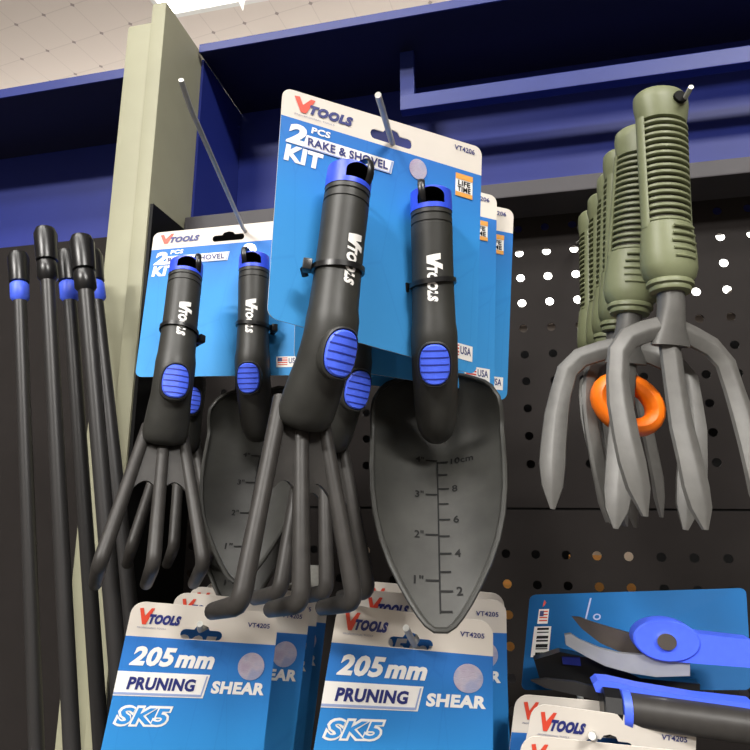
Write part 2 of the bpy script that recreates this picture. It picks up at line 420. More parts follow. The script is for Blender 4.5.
def grip(root, end_w, trowel=False):
    bm = bmesh.new()
    E = Vector((0, 0, -LE)); Ls = .0416; Sx = seg(Ls)
    d2 = (Sx-E).normalized()
    pts = []; rad = []
    for z, r in ((-.0165, .0100), (-.0168, .0112), (-.0195, .0113), (-.0198, .0107), (-.0206, .0107), (-.0209, .0114), (-.024, .0114), (-.0243, .0109), (-.0251, .0109), (-.0254, .0115), (-.04, .0113), (-.06, .0114), (-.078, .0119)):
        pts.append(Vector((0, 0, z))); rad.append((r, r))
    for p in arc((0, -.0004, -.084), E+Vector((0, -.0008, 0)), E+d2*.012, 5): pts.append(p); rad.append((.0126, .0128))
    ends = ((.020, .98, .98), (.030, .96, .96), (.038, .93, .93), (.044, .86, .84), (.049, .70, .68), (.0525, .45, .42), (.0535, .2, .2)) if trowel else None
    for t, rx, ry in ends or ((.020, 1.06, .98), (.028, 1.1, .95), (.035, 1.12, .9), (.0395, 1.06, .8), (.042, .9, .62), (.0432, .55, .35)):
        pts.append(E+d2*t); rad.append((.0128*rx*end_w, .0128*ry))
    sweep(bm, pts, rad, 28)
    g = obj('grip', bm, M['plastic'], root)
    # thumb pad let into the outer side of the bend
    c = Vector((0, -.0123, -.102)); nv = Vector((0, -math.cos(.18), -math.sin(.18))); up = Vector((0, -math.sin(.18), math.cos(.18))); xx = Vector((1, 0, 0))
    def ell(a, b, off, k=32):
        out = []
        for i in range(k):
            th = 2*PI*i/k; cs, sn = math.cos(th), math.sin(th)
            x = a*math.copysign(abs(cs)**.8, cs); y = b*math.copysign(abs(sn)**.8, sn)
            out.append(c + xx*x + up*y + nv*(off - .16*x*x/.0078*1.6))
        return out
    bm = bmesh.new()
    ri = [[bm.verts.new(p) for p in ell(a, b, o_)] for a, b, o_ in ((.0092, .0122, -.004), (.0092, .0122, .0006), (.0086, .0115, .0012), (.0080, .0108, .0002))]
    for a, b in zip(ri, ri[1:]):
        for k in range(32): bm.faces.new((a[k], a[(k+1) % 32], b[(k+1) % 32], b[k]))
    bm.faces.new(ri[-1]); bmesh.ops.recalc_face_normals(bm, faces=bm.faces)
    obj('pad_surround', bm, M['plastic'], root)
    bm = bmesh.new()
    ri = [[bm.verts.new(p) for p in ell(a, b, o_)] for a, b, o_ in ((.0079, .0106, -.003), (.0079, .0106, .0011), (.0073, .0099, .0019))]
    for a, b in zip(ri, ri[1:]):
        for k in range(32): bm.faces.new((a[k], a[(k+1) % 32], b[(k+1) % 32], b[k]))
    for f_ in (.75, .5, .25):
        rr_ = [bm.verts.new(p) for p in ell(.0073*f_, .0099*f_, .0019)]
        for k in range(32): bm.faces.new((ri[-1][k], ri[-1][(k+1) % 32], rr_[(k+1) % 32], rr_[k]))
        ri.append(rr_)
    bm.faces.new(ri[-1]); bmesh.ops.recalc_face_normals(bm, faces=bm.faces)
    # grooves: dark bars moulded across the pad
    for k in range(5):
        y = -.0074 + .0037*k; hw = .0075*math.sqrt(max(.05, 1-(y/.0106)**4))
        q = []
        for s in range(9):
            x = -hw + 2*hw*s/8; q.append((x, y))
        for (xa, ya), (xb, yb) in zip(q, q[1:]):
            f = bm.faces.new([bm.verts.new(c+xx*x+up*yy+nv*(.0021-.16*x*x/.0078*1.6)) for x, yy in ((xa, ya-.00035), (xb, yb-.00035), (xb, yb+.00035), (xa, ya+.00035))])
            f.material_index = 1
    obj('thumb_pad', bm, [M['blue'], M['bluegroove']], root, False, 'ribbed blue oval pad')
    # lettering down the grip
    bm = bmesh.new()
    def fcyl(u, v, n):          # u along the text, v across (top of letters towards +x)
        z = -.0425 - u; a = v/.0114
        return Vector(((.0115+n)*math.sin(a), -(.0115+n)*math.cos(a), z))
    def put(s, u0, u1, v0, v1, bold, sh):
        vs, fs = text2d(s, bold, sh)
        bv = [bm.verts.new(fcyl(u0+(u1-u0)*x, v0+(v1-v0)*y, .0002)) for x, y in vs]
        for f in fs:
            try: bm.faces.new([bv[i] for i in f])
            except ValueError: pass
    for e_, q in ((.0002, ((.0, .0), (.40, .0), (.66, 1.0), (.16, 1.0))), (.00026, ((.74, -.14), (1.1, -.14), (.66, 1.0), (.34, 1.0)))):
        A_, B_, C_, D_ = [Vector((x, y)) for x, y in q]
        for k in range(6):
            r_ = [A_.lerp(D_, k/6), B_.lerp(C_, k/6), B_.lerp(C_, (k+1)/6), A_.lerp(D_, (k+1)/6)]
            bm.faces.new([bm.verts.new(fcyl(.0002+.0080*p.x, .0044-.0074*p.y, e_)) for p in r_])
    put('TOOLS', .0070, .0262, -.0030, .0026, .065, .2)
    obj('grip_lettering', bm, M['ink_white'], root, False, 'white lettering down the grip')
    grip_cap(root)
    return g
def hand_rake(q, label, dx=(0, 0, 0)):
    root = thing('hand_rake', label, 'hand rake', pose(q, dx), 'two-piece garden tool kits')
    grip(root, .98)
    b = -.2434; Lt = .0792; w = .0273; hl = .030; hb = .284; w0 = .0105
    Sx = seg(.0416); td = Vector((0, math.sin(b), -math.cos(b))); hd = Vector((0, math.cos(hb), -math.sin(hb)))
    T = Sx+td*Lt; X = Vector((1, 0, 0))
    for s in (-1, 0, 1):
        bm = bmesh.new()
        top = Sx + X*s*w0 - td*.012 + Vector((0, .002, 0)); bot = T + X*s*w
        d = (bot-top).normalized()
        c = arc(bot-d*.006, bot, bot+hd*.006, 4)
        sweep(bm, [top]+[top.lerp(c[0], t) for t in (.3, .6)]+c+[bot+hd*hl*.6, bot+hd*hl*.97, bot+hd*hl],
              [(.0040, .0040), (.0039, .0039), (.0039, .0039)]+[(.0041, .0041)]*5+[(.0039, .0039), (.0036, .0036), (.0030, .0030)], 14)
        obj('tine', bm, M['tine'], root)
    # web plate bridging the tines, with two arches cut in its lower edge
    bm = bmesh.new()
    def P(t, k): return Sx + td*(Lt*t) + X*(k*(w0+(w-w0)*t)) + Vector((0, .0006, 0))
    poly = [P(-.1, -1), P(.52, -1)]
    for a, bb in ((-1, 0), (0, 1)):
        for i in range(1, 8):
            f = i/8; poly.append(P(.52-.17*math.sin(PI*f)**.55, a+(bb-a)*f))
        poly.append(P(.52, bb))
    poly.append(P(-.1, 1))
    prism(bm, poly, Vector((0, .003, 0)))
    obj('web', bm, M['tine'], root, False)
    return root
def hand_trowel(q, label, bb=-.787, dx=(0, 0, 0)):
    root = thing('hand_trowel', label, 'hand trowel', pose(q, dx), 'two-piece garden tool kits')
    grip(root, .98, True)
    Sx = Vector((0, 0, -.0986)) + .0534*Vector((0, math.sin(.411), -math.cos(.411)))
    bd = Vector((0, math.sin(bb), -math.cos(bb))); bn = Vector((0, math.cos(bb), math.sin(bb))); X = Vector((1, 0, 0))
    B = Sx + bn*.0095
    prof = [(-.043, .0290), (-.0418, .0325), (-.038, .0360), (-.031, .0372), (-.02, .0376), (-.01, .0374), (0, .0370), (.015, .0363), (.03, .0350), (.045, .0326), (.058, .0290), (.070, .0240), (.080, .0186), (.088, .0137), (.094, .0096), (.098, .0062), (.1003, .0028)]
    NU = 20
    def D(x, t, w):
        k = abs(x)/.0384
        d = .015*k**2.2
        d += .022*max(0, (-.010-t)/.033)**1.5*(1-.2*k)
        ch = max(0, 1-(x/.013)**2)*max(0, min(1, (.006-t)/.02))*.006
        return -d + ch
    def TS(x, t):
        return (-.010+.017*(x/.03)**2)*max(0, min(1, (-.012-t)/.026))
    bm = bmesh.new(); fr = []; bk = []
    for t, w in prof:
        a = []; c = []
        for i in range(NU+1):
            x = w*math.sin((i/NU-.5)*PI) if False else w*(2*i/NU-1)
            p = B + bd*(t+TS(x, t)) + X*x + bn*D(x, t, w)
            e = .0016
            a.append(bm.verts.new(p)); c.append(bm.verts.new(p + bn*.0026))
        fr.append(a); bk.append(c)
    for g, fl in ((fr, 0), (bk, 1)):
        for a, b in zip(g, g[1:]):
            for i in range(NU):
                f = (a[i], a[i+1], b[i+1], b[i]); bm.faces.new(f if not fl else tuple(reversed(f)))
    n = len(prof)
    for j in range(n-1):
        bm.faces.new((fr[j][0], fr[j+1][0], bk[j+1][0], bk[j][0])); bm.faces.new((fr[j+1][NU], fr[j][NU], bk[j][NU], bk[j+1][NU]))
    for i in range(NU):
        bm.faces.new((fr[0][i+1], fr[0][i], bk[0][i], bk[0][i+1])); bm.faces.new((fr[-1][i], fr[-1][i+1], bk[-1][i+1], bk[-1][i]))
    bmesh.ops.recalc_face_normals(bm, faces=bm.faces)
    bl = obj('blade', bm, M['blade'], root)
    # raised bead around the blade
    bm = bmesh.new(); path = []
    for t, w in prof: path.append(B+bd*(t+TS(w, t))-X*w+bn*D(-w, t, w))
    for i in range(1, NU): 
        pass
    for t, w in reversed(prof): path.append(B+bd*(t+TS(w, t))+X*w+bn*D(w, t, w))
    for i in range(1, 10):
        x = .0290*(1-2*i/10); path.append(B+bd*(-.0434+TS(x, -.043))+X*x+bn*D(x, -.043, .0290))
    path.append(path[0])
    sweep(bm, path, .0015, 8, up=bn, cap=False)
    r = obj('rim', bm, M['blade'], bl)
    # moulded ruler
    bm = bmesh.new()
    def fs_(x, t):
        return B + bd*t + X*x + bn*(D(x, t, .038)-.0004)
    def bar(x0, x1, t0, t1):
        k = max(1, int(abs(t1-t0)/.006)); 
        for j in range(k):
            a = t0+(t1-t0)*j/k; c = t0+(t1-t0)*(j+1)/k
            bm.faces.new([bm.verts.new(fs_(*p)) for p in ((x0, a), (x0, c), (x1, c), (x1, a))])
    T1 = .0918
    bar(-.0004, .0004, T1-.0905, T1+.001)
    for c in range(1, 11): bar(0, .0062 if c % 2 == 0 else .0056, T1-.01*(c-1)-.0005, T1-.01*(c-1)+.0005)
    for k in range(1, 5): tt = T1-(.0254*k-.01); bar(-.0068, 0, tt-.0005, tt+.0005)
    def num(s, x0, x1, tc, h=.0044):
        vs, fs = text2d(s, .02, 0)
        bv = [bm.verts.new(fs_(x0+(x1-x0)*x, tc+h/2-h*y)) for x, y in vs]
        for f in fs:
            try: bm.faces.new([bv[i] for i in f])
            except ValueError: pass
    for c in (2, 4, 6, 8): num(str(c), .0078, .0108, T1-.01*(c-1))
    num('10cm', .0078, .0205, T1-.09, .0046)
    for k in range(1, 5): num(str(k)+'"', -.0125, -.0078, T1-(.0254*k-.01), .0046)
    obj('ruler_marking', bm, M['mark'], bl, False, 'dark engraved ruler marks')
    return root
def cable_tie(mw, z, label, tilt=.12, side=-1, r=.0122):
    root = thing('cable_tie', label, 'cable tie', mw @ Matrix.Translation((0, 0, z)), 'cable ties round the tool grips')
    bm = bmesh.new(); n = 40; rings = []
    for k in range(n):
        a = 2*PI*k/n; x = r*math.cos(a); y = r*math.sin(a)*1.06+.0004; zz = tilt*x + .05*y
        rd = Vector((math.cos(a), math.sin(a), 0))
        rings.append([bm.verts.new(Vector((x, y, zz))+rd*p+Vector((0, 0, h))) for p, h in ((-.0006, -.0013), (.0006, -.0013), (.0006, .0013), (-.0006, .0013))])
    for k in range(n):
        a = rings[k]; b = rings[(k+1) % n]
        for i in range(4): bm.faces.new((a[i], b[i], b[(i+1) % 4], a[(i+1) % 4]))
    bmesh.ops.recalc_face_normals(bm, faces=bm.faces)
    obj('strap', bm, M['tie'], root)
    bm = bmesh.new(); box(bm, -.0022, .0022, -.003, .003, -.0028, .0028, .0007)
    bm.transform(Matrix.Translation((side*(r+.0024), .004, side*tilt*r)) @ Matrix.Rotation(side*.5, 4, 'Z'))
    obj('lock_head', bm, M['tie'], root)
    bm = bmesh.new(); s = side*(r+.0025)
    sweep(bm, [(s, .003, side*tilt*r), (s*1.02, .007, -.001+side*tilt*r), (s*.8, .0105, -.004)], [(.0017, .0006)]*3, 6)
    obj('tail', bm, M['tie'], root)
    return root
def loop_tie(mw, label, x=0.0, side=1):
    root = thing('cable_tie', label, 'cable tie', mw, 'cable ties through the grip ends')
    bm = bmesh.new()
    pts = [(x-.001, .012, -.012), (x, .0145, -.002), (x, .0125, .0022), (x, .004, .0042), (x, -.004, .0040), (x, -.0106, .0022), (x, -.0128, -.002), (x+.0004*side, -.0122, -.0075), (x+.001*side, -.006, -.0112), (x, .004, -.0116)]
    q = [Vector(p) for p in pts]; sm = []
    for i in range(len(q)-1):
        a = q[max(i-1, 0)]; b = q[i]; c = q[i+1]; d = q[min(i+2, len(q)-1)]
        for t in (0, .33, .66):
            sm.append(.5*((2*b)+(c-a)*t+(2*a-5*b+4*c-d)*t*t+(3*b-a-3*c+d)*t**3))
    sm.append(q[-1])
    sm = [p - Vector((0, 0, .0045 + .0001)) for p in sm]
    sweep(bm, sm, [(.0019, .0007)]*len(sm), 8)
    obj('strap', bm, M['tie'], root)
    return root
def shift(src, x, y, Y):
    d = at(x, y, Y) - W(*src); return tuple(d)
QFR = (.0076, .1016, .8294, -.0649, .2480, .1616)
QLR = (-.2358, -.0169, .6658, -.2100, .3424, .1626)
QFS = (.1372, .0055, .0977, -.0290, .2846, .1664)
QLS = (.0017, -.0266, .1903, -.1734, .3738, .1789)
hand_rake(QFR, 'black three-tined hand rake tied to the left half of the front kit card')
hand_rake(QLR, 'black three-tined hand rake on the left hook, in front of the cream post')
hand_rake(QFR, 'black hand rake half hidden between the front rake and the large trowel', shift((-.065, .236, .060), 359, 389, .297))
hand_rake(QLR, 'black hand rake mostly hidden behind the leftmost rake', shift((-.193, .312, .067), 191, 399, .388))
hand_trowel(QFS, 'large black trowel with full ruler, tied to the right half of the front card')
hand_trowel(QLS, 'black trowel on the left hook, its blade crossed by a rake tine', -.6)
hand_trowel(QLS, 'dark trowel behind the left-hook trowel, only its edge showing', -.6, shift((-.1413, .348, -.0445), 264, 598, .398))
for q, z, s, nm in ((QFR, -.0585, -1, 'black cable tie round the grip of the front rake'), (QLR, -.060, 1, 'black cable tie round the grip of the leftmost rake'),
                (QFS, -.0565, -1, 'black cable tie round the grip of the large trowel'), (QLS, -.060, 1, 'black cable tie round the grip of the left-hook trowel')):
    cable_tie(pose(q), z, nm, .10 if s < 0 else -.10, s)
for q, x, nm in ((QFR, .004, 'short black tie through the blue end of the front rake'), (QLR, .006, 'short black tie through the blue end of the leftmost rake'),
                 (QFS, -.005, 'short black tie through the blue end of the large trowel'), (QLS, -.005, 'short black tie through the blue end of the left-hook trowel')):
    loop_tie(pose(q), nm, x)
# kit cards
kit_card([(-.0995, .2397, .2037), (-.0004, .3193, .2065), (-.009, .3274, .0655), (-.1042, .2418, .0808)],
         'large blue and white two-piece kit card hung in front, tilted down to the right')
kit_card([tuple(v*1.035 for v in c) for c in ((-.1028, .2757, .1923), (.0079, .3497, .1895), (.0006, .350, .0578), (-.1026, .276, .0667))],
         'blue kit card directly behind the large front card, its right edge showing')
kit_card([tuple(v*1.04 for v in c) for c in ((-.0961, .2951, .1889), (.0189, .3633, .1854), (.0086, .3705, .0566), (-.0996, .3034, .0622))],
         'blue kit card at the back of the middle hook, rightmost edge next to the pegboard')
kit_card([(-.2692, .386, .2082), (-.1418, .3968, .2135), (-.1346, .388, .0829), (-.2662, .3732, .084)],
         'blue and white two-piece kit card on the left hook, overlapping the cream post')
# ------------------------------------------------------------------ pruning shear cards
GL = 'pruning shear cards on the left hook'; GR = 'pruning shear cards on the middle hook'; GB = 'pruning shear cards at the lower right'
prL = shear_card([(-.235, .3475, -.0711), (-.1506, .3903, -.0834), (-.1625, .3985, -.1804), (-.2535, .352, -.1691)],
                 'front pruning shear card of the left stack, its whole left side showing', group=GL, sc=.92)
prR = shear_card([(-.0942, .3387, -.0659), (-.0056, .3612, -.0766), (-.0094, .3934-.012, -.1648), (-.1144, .3661-.012, -.1627)],
                 'front pruning shear card of the middle stack, below the trowel tip', group=GR, sc=.955)
def stack(proto, px0, items, group):
    """items: (pixel of the top-left corner, depth step, turn, label)"""
    for (x, y, Y, rz, ry, lab) in items:
        c = copy_tree(proto)
        c.matrix_world = Matrix.Translation(at(x, y, Y)) @ Matrix.Rotation(rz, 4, 'Z') @ Matrix.Rotation(ry, 4, 'Y') @ Matrix.Translation(-px0) @ proto.matrix_world
        tag(c, lab, 'hang card', group)
stack(prL, W(-.235, .3475, -.0711), [
    (176, 592, .374, .03, .01, 'second pruning shear card of the left stack, shaded, directly behind the front one'),
    (191, 586, .396, .0, .0, 'third pruning shear card of the left stack, behind the shaded one'),
    (207, 581, .418, -.05, .02, 'rearmost pruning shear card of the left stack, grey with its number showing')], GL)
stack(prR, W(-.0942, .3387, -.0659), [
    (361, 590, .357, .06, -.03, 'second pruning shear card of the middle stack, red emblem just above the front one'),
    (354, 595, .372, .02, .02, 'third pruning shear card of the middle stack, sunk between its neighbours'),
    (365, 581, .384, -.05, -.03, 'rearmost pruning shear card of the middle stack, its top edge highest')], GR)
stack(prR, W(-.0942, .3387, -.0659), [
    (516, 694, .376, -.05, -.04, 'shaded pruning shear card at the back of the lower right stack'),
    (533, 703, .352, .0, .02, 'middle pruning shear card of the lower right stack, under the packed shears'),
    (523, 735, .338, .0, -.01, 'nearest pruning shear card at the bottom right, only its top edge showing')], GB)
# ------------------------------------------------------------------ hooks
def hook(label, pts, r=.0016, plate=True, tip=None):
    p0 = Vector(pts[-1])
    root = thing('display_hook', label, 'hook', p0, 'zinc wire display hooks')
    bm = bmesh.new(); q = []
    P = [Vector(p) for p in pts]
    for i in range(len(P)-1):
        for t in (0, .33, .66): q.append(P[i].lerp(P[i+1], t))
    q.append(P[-1])
    sweep(bm, q, r, 10, up=(0, 0, 1)); obj('wire', to_local(bm, root), M['steel'], root)
    if plate:
        bm = bmesh.new(); box(bm, p0.x-.014, p0.x+.014, p0.y-.004, p0.y-.0012, p0.z-.012, p0.z+.012, .0008)
        obj('back_plate', to_local(bm, root), M['steel'], root)
    return root
YP = .575; YH = .65
a = at(378, 95, .232); b = at(391, 139, .277)
hook('zinc wire hook through the slot of the large front kit card', [a, b, Vector((b.x-.001, .40, b.z)), Vector((b.x, YP, b.z+.002))])
a = at(181, 80, .245); a2 = at(190, 107, .262); b = at(243, 228, .3868)
hook('long zinc wire hook rising from the left kit card across the cream post', [a, a2, b, Vector((b.x-.012, YP, b.z-.004))])
a = at(200, 624, .352); b = at(200, 630, .3665)
hook('zinc wire hook in the slot of the left pruning shear card', [a, b, Vector((b.x+.004, YP, b.z+.004))], .0019)
a = at(406, 628, .327); b = at(414, 644, .350)
hook('zinc wire hook in the slot of the middle pruning shear card', [a, b, Vector((b.x+.003, YP, b.z+.004))], .0019)
# ------------------------------------------------------------------ hand forks
def fork_parts(root):
    HX = .0150; HY = .0105
    # core
    bm = bmesh.new()
    sweep(bm, [(0, 0, -.012), (0, 0, -.082)], [(HX*.80, HY*.78)]*2, 20); obj('grip_core', bm, M['olivedark'], root)
    bm = bmesh.new()
    prof = [(0, .010, .0070), (-.0008, .0140, .0098), (-.003, .0160, .0112), (-.008, .0162, .0112), (-.014, .0152, .0108), (-.019, .0142, .0101), (-.0195, .0118, .008)]
    sweep(bm, [(0, 0, z) for z, _, _ in prof], [(x, y) for _, x, y in prof], 26)
    # hang hole through the end (dark recess ring)
    obj('grip_end', bm, M['olive'], root)
    bm = bmesh.new()
    for k in range(6): pass
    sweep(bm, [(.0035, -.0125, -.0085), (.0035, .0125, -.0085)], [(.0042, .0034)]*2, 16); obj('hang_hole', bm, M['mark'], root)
    # fins: rings with gaps, and two side rails (one moulding)
    bm = bmesh.new()
    for k in range(16):
        z = -.0225 - .0039*k; n = 24; w = 1.0 - .006*k
        r0 = []; 
        for zz, s in ((.0010, .96), (.0006, 1.0), (-.0006, 1.0), (-.0010, .96), (-.0010, .72), (.0010, .72)):
            r0.append([bm.verts.new((HX*s*w*math.cos(2*PI*i/n), HY*s*w*math.sin(2*PI*i/n), z+zz)) for i in range(n)])
        for j in range(6):
            A = r0[j]; B = r0[(j+1) % 6]
            for i in range(n): bm.faces.new((A[i], A[(i+1) % n], B[(i+1) % n], B[i]))
    for sx in (-1, 1):
        sweep(bm, [(sx*HX*.93, 0, -.018), (sx*HX*.88, 0, -.085)], [(.0016, .0034)]*2, 8)
    bmesh.ops.recalc_face_normals(bm, faces=bm.faces)
    obj('grip_rib', bm, M['olive'], root)
    # shoulder with thumb rest, collar
    bm = bmesh.new()
    prof = [(-.082, .0128, .009), (-.0828, .0144, .0102), (-.092, .0150, .0110), (-.100, .0156, .0116), (-.107, .0156, .0116), (-.112, .0140, .0112), (-.1145, .0118, .0100), (-.1155, .0126, .0106), (-.1172, .0126, .0106), (-.118, .0108, .0095), (-.1190, .0112, .0098), (-.1205, .0108, .0095), (-.1212, .0080, .0075)]
    sweep(bm, [(0, 0, z) for z, _, _ in prof], [(x, y) for _, x, y in prof], 26)
    sh = obj('grip_shoulder', bm, M['olive'], root)
    bm = bmesh.new()
    for k in range(5):
        z = -.0865 - .0043*k; hw = .0074 - .0006*abs(k-2)
        q = [-hw+.0018+2*hw*t/6 for t in range(7)]; sweep(bm, [(x_, -.0112*math.sqrt(1-(x_/.0153)**2)-.0004, z) for x_ in q], [(.0008, .0009)]*7, 8, up=(0, 0, 1))
    obj('thumb_rest', bm, M['olive'], sh)
    # steel head
    bm = bmesh.new()
    sweep(bm, [(0, 0, -.118), (0, 0, -.128), (0, .001, -.138), (0, .002, -.150)], [(.0070, .0070), (.0070, .0068), (.0080, .0060), (.0115, .0048)], 18)
    nk = obj('neck', bm, M['forksteel'], root)
    for s in (-1, 0, 1):
        bm = bmesh.new()
        w = .0345
        if s:
            cen = [(0.002*s, .002, -.139), (s*.014, .002, -.143), (s*.025, .0015, -.148), (s*.032, .000, -.157), (s*w, -.002, -.172), (s*(w+.001), -.005, -.185), (s*(w+.001), -.009, -.202), (s*(w+.0005), -.012, -.214)]
            tip = (s*(w-.002), -.016, -.239)
        else:
            cen = [(0, .002, -.142), (0, .002, -.150), (0, .001, -.160), (0, -.001, -.178), (0, -.004, -.195), (0, -.008, -.210), (0, -.011, -.224)]
            tip = (0, -.015, -.244)
        cen = [Vector(c) for c in cen]; tip = Vector(tip); rings = []
        wid = [.0062]*len(cen); wid[-1] = .0074; wid[-2] = .0072; wid[-3] = .0070
        for i, p in enumerate(cen):
            t = (cen[min(i+1, len(cen)-1)]-cen[max(i-1, 0)]).normalized()
            x = Vector((0, -1, 0)).cross(t).normalized(); y = t.cross(x)
            if y.y > 0: y = -y
            k = wid[i]
            # ridged strap: two faces meeting in a soft ridge, thin rim behind
            rings.append([bm.verts.new(p + x*a*k + y*b_) for a, b_ in ((-1, -.0012), (-.94, .0006), (-.15, .0034), (.15, .0034), (.94, .0006), (1, -.0012), (.5, -.0022), (-.5, -.0022))])
        for a_, b_ in zip(rings, rings[1:]):
            for i in range(8): bm.faces.new((a_[i], a_[(i+1) % 8], b_[(i+1) % 8], b_[i]))
        bm.faces.new(list(reversed(rings[0])))
        tv = [bm.verts.new(tip + Vector((dx_, dy, 0))) for dx_, dy in ((-.0012, .0008), (-.0012, -.0008), (-.0004, -.001), (.0004, -.001), (.0012, -.0008), (.0012, .0008), (.0005, .001), (-.0005, .001))]
        mid = []
        L_ = rings[-1]
        for f in (.5,):
            mr = []
            for i in range(8):
                p = L_[i].co.lerp(tv[i].co, f); c_ = cen[-1].lerp(tip, f); p = c_ + (p-c_)*1.38; mr.append(bm.verts.new(Vector((p.x, p.y-.0, p.z))))
            mid.append(mr)
        for a_, b_ in ((L_, mid[0]), (mid[0], tv)):
            for i in range(8): bm.faces.new((a_[i], a_[(i+1) % 8], b_[(i+1) % 8], b_[i]))
        bm.faces.new(tv)
        bmesh.ops.recalc_face_normals(bm, faces=bm.faces)
        o = obj('tine', bm, M['forksteel'], root)
def fork_pose(x0, y0, x1, y1, Y, dY, tw):
    a = at(x0, y0, Y); b = at(x1, y1, Y+dY); z = (a-b).normalized()
    y = Vector((math.sin(-tw), math.cos(tw), 0)); y = (y - z*y.dot(z)).normalized(); x = y.cross(z)
    m = Matrix((x, y, z)).transposed().to_4x4(); m.translation = a
    return m
GF = 'olive handled hand forks hung on one hook'
poses = [((660, 96), (672, 325), .318, .0, .40, 'nearest olive handled hand fork, rightmost and lowest tines'),
         ((643, 131), (629, 320), .344, .0, -.12, 'second olive handled hand fork, its thumb rest and left tine fully showing'),
         ((623, 156), (618, 326), .371, .01, .9, 'third olive handled hand fork, its tines between those of the second'),
         ((615, 178), (610, 328), .397, .01, 1.0, 'fourth olive handled hand fork, counting back from the nearest'),
         ((604, 198), (603, 330), .423, .01, 1.1, 'fifth olive handled hand fork, last but one towards the pegboard'),
         ((593, 216), (593, 338), .455, .0, 1.2, 'rearmost olive handled hand fork, nearest the white pegboard holes')]
f0 = None
for p0, p1, Y, dY, tw, lab in poses:
    m = fork_pose(*p0, *p1, Y, dY, tw)
    if f0 is None:
        f0 = thing('hand_fork', lab, 'hand fork', m, GF); fork_parts(f0)
    else:
        c = copy_tree(f0); c.matrix_world = m; tag(c, lab, 'hand fork', GF)
h1 = f0.matrix_world @ Vector((.0035, -.02, -.0085)); h2 = at(577, 243, YP)
hook('zinc wire hook carrying the row of olive handled forks', [h1, at(628, 205, .42), h2], .0014, False)
# orange handle hanging behind the forks
c0 = at(627, 404, .353)
root = thing('garden_hand_saw', 'bright orange plastic handle hanging behind the grey fork tines', 'garden tool', c0)
bm = bmesh.new(); P = []
for i in range(24):
    a = 2*PI*i/24; P.append(c0 + Vector((.0150*math.cos(a), 0, .0135*math.sin(a)-.28*.0150*math.cos(a))))
P += [P[0], P[1].copy()]
sweep(bm, P, (.0085, .0055), 12, up=(0, 1, 0), cap=False); obj('handle_loop', to_local(bm, root), M['orange'], root)
bm = bmesh.new(); sweep(bm, [c0+Vector((0, .0, .014)), c0+Vector((.002, .002, .04)), c0+Vector((.004, .004, .07))], [(.005, .004), (.004, .003), (.003, .002)], 10)
obj('shank', to_local(bm, root), M['orange'], root)
# ------------------------------------------------------------------ display rack (pegboard wall)
X0 = -.331; XR = .52
def zz(z): return z + CAMZ
rack = thing('display_rack', 'navy and charcoal pegboard display rack carrying the garden tools', 'display rack', W(0, YP, -.75))
PX, PZ = .02745, .02745
def pegboard(z0, z1, xs, zs, name):
    """sheet with real round holes; xs, zs hole centres"""
    bm = bmesh.new(); r = .0042; K = 12
    hx, hz = PX/2, PZ/2
    xa, xb = xs[0]-hx, xs[-1]+hx; za, zb = zs[0]-hz, zs[-1]+hz
    grid = {}
    def gv(i, j):
        if (i, j) not in grid: grid[i, j] = bm.verts.new((xa+PX*i, YP, za+PZ*j))
        return grid[i, j]
    for i, x in enumerate(xs):
        for j, z in enumerate(zs):
            ring = [bm.verts.new((x+r*math.cos(2*PI*k/K+PI/4), YP, z+r*math.sin(2*PI*k/K+PI/4))) for k in range(K)]
            back = [bm.verts.new((v.co.x, YP+.0012, v.co.z)) for v in ring]
            cn = [gv(i+1, j+1), gv(i, j+1), gv(i, j), gv(i+1, j)]
            for s in range(4):
                q = ring[s*3:s*3+4] if s < 3 else ring[9:12]+[ring[0]]
                bm.faces.new([cn[s]]+[cn[(s+1) % 4]]+list(reversed(q)))
            for k in range(K): bm.faces.new((ring[k], ring[(k+1) % K], back[(k+1) % K], back[k]))
    # plain margins
    box_ = lambda a, b, c, d: bm.faces.new([bm.verts.new(p) for p in ((a, YP, c), (b, YP, c), (b, YP, d), (a, YP, d))])
    box_(X0-.0, xa, z0, z1); box_(xb, XR, z0, z1); box_(xa, xb, z0, za); box_(xa, xb, zb, z1)
    # folded flanges
    for z in (z0, z1):
        bm.faces.new([bm.verts.new(p) for p in ((X0, YP, z), (XR, YP, z), (XR, YP+.012, z), (X0, YP+.012, z))])
    return obj(name, to_local(bm, rack), M['char'], rack, False)
ref = at(522, 303, YP); xs0 = ref.x; zs0 = ref.z
xs = [xs0 + PX*i for i in range(-13, 20)]
ztop = at(483, 200, YP).z - .0; zsplit = at(560, 509, YP).z
zs = [zs0 + PZ*j for j in range(-6, 6) if zs0+PZ*j < ztop+.012 and zs0+PZ*j > zsplit+.028]
pegboard(zsplit+.0012, max(ztop+.01, zs[-1]+.014), xs, zs, 'pegboard_panel')
zl0 = at(560, 555, YP).z
zs2 = [zl0 - PZ*j for j in reversed(range(0, 13))]
pegboard(zs2[0]-.03, zsplit-.0012, xs, zs2, 'pegboard_panel')
bm = bmesh.new(); box(bm, X0, XR, YP+.002, YP+.012, zsplit-.012, zsplit+.012); obj('joint_rail', to_local(bm, rack), M['mark'], rack, False)
# beam under the blue header
YB = .528
zb1 = at(483, 185, YB).z; zb0 = at(483, 200, YB).z
bm = bmesh.new(); box(bm, X0, XR, YB, YP+.01, zb0, zb1, .0012); obj('beam', to_local(bm, rack), M['beam'], rack, False)
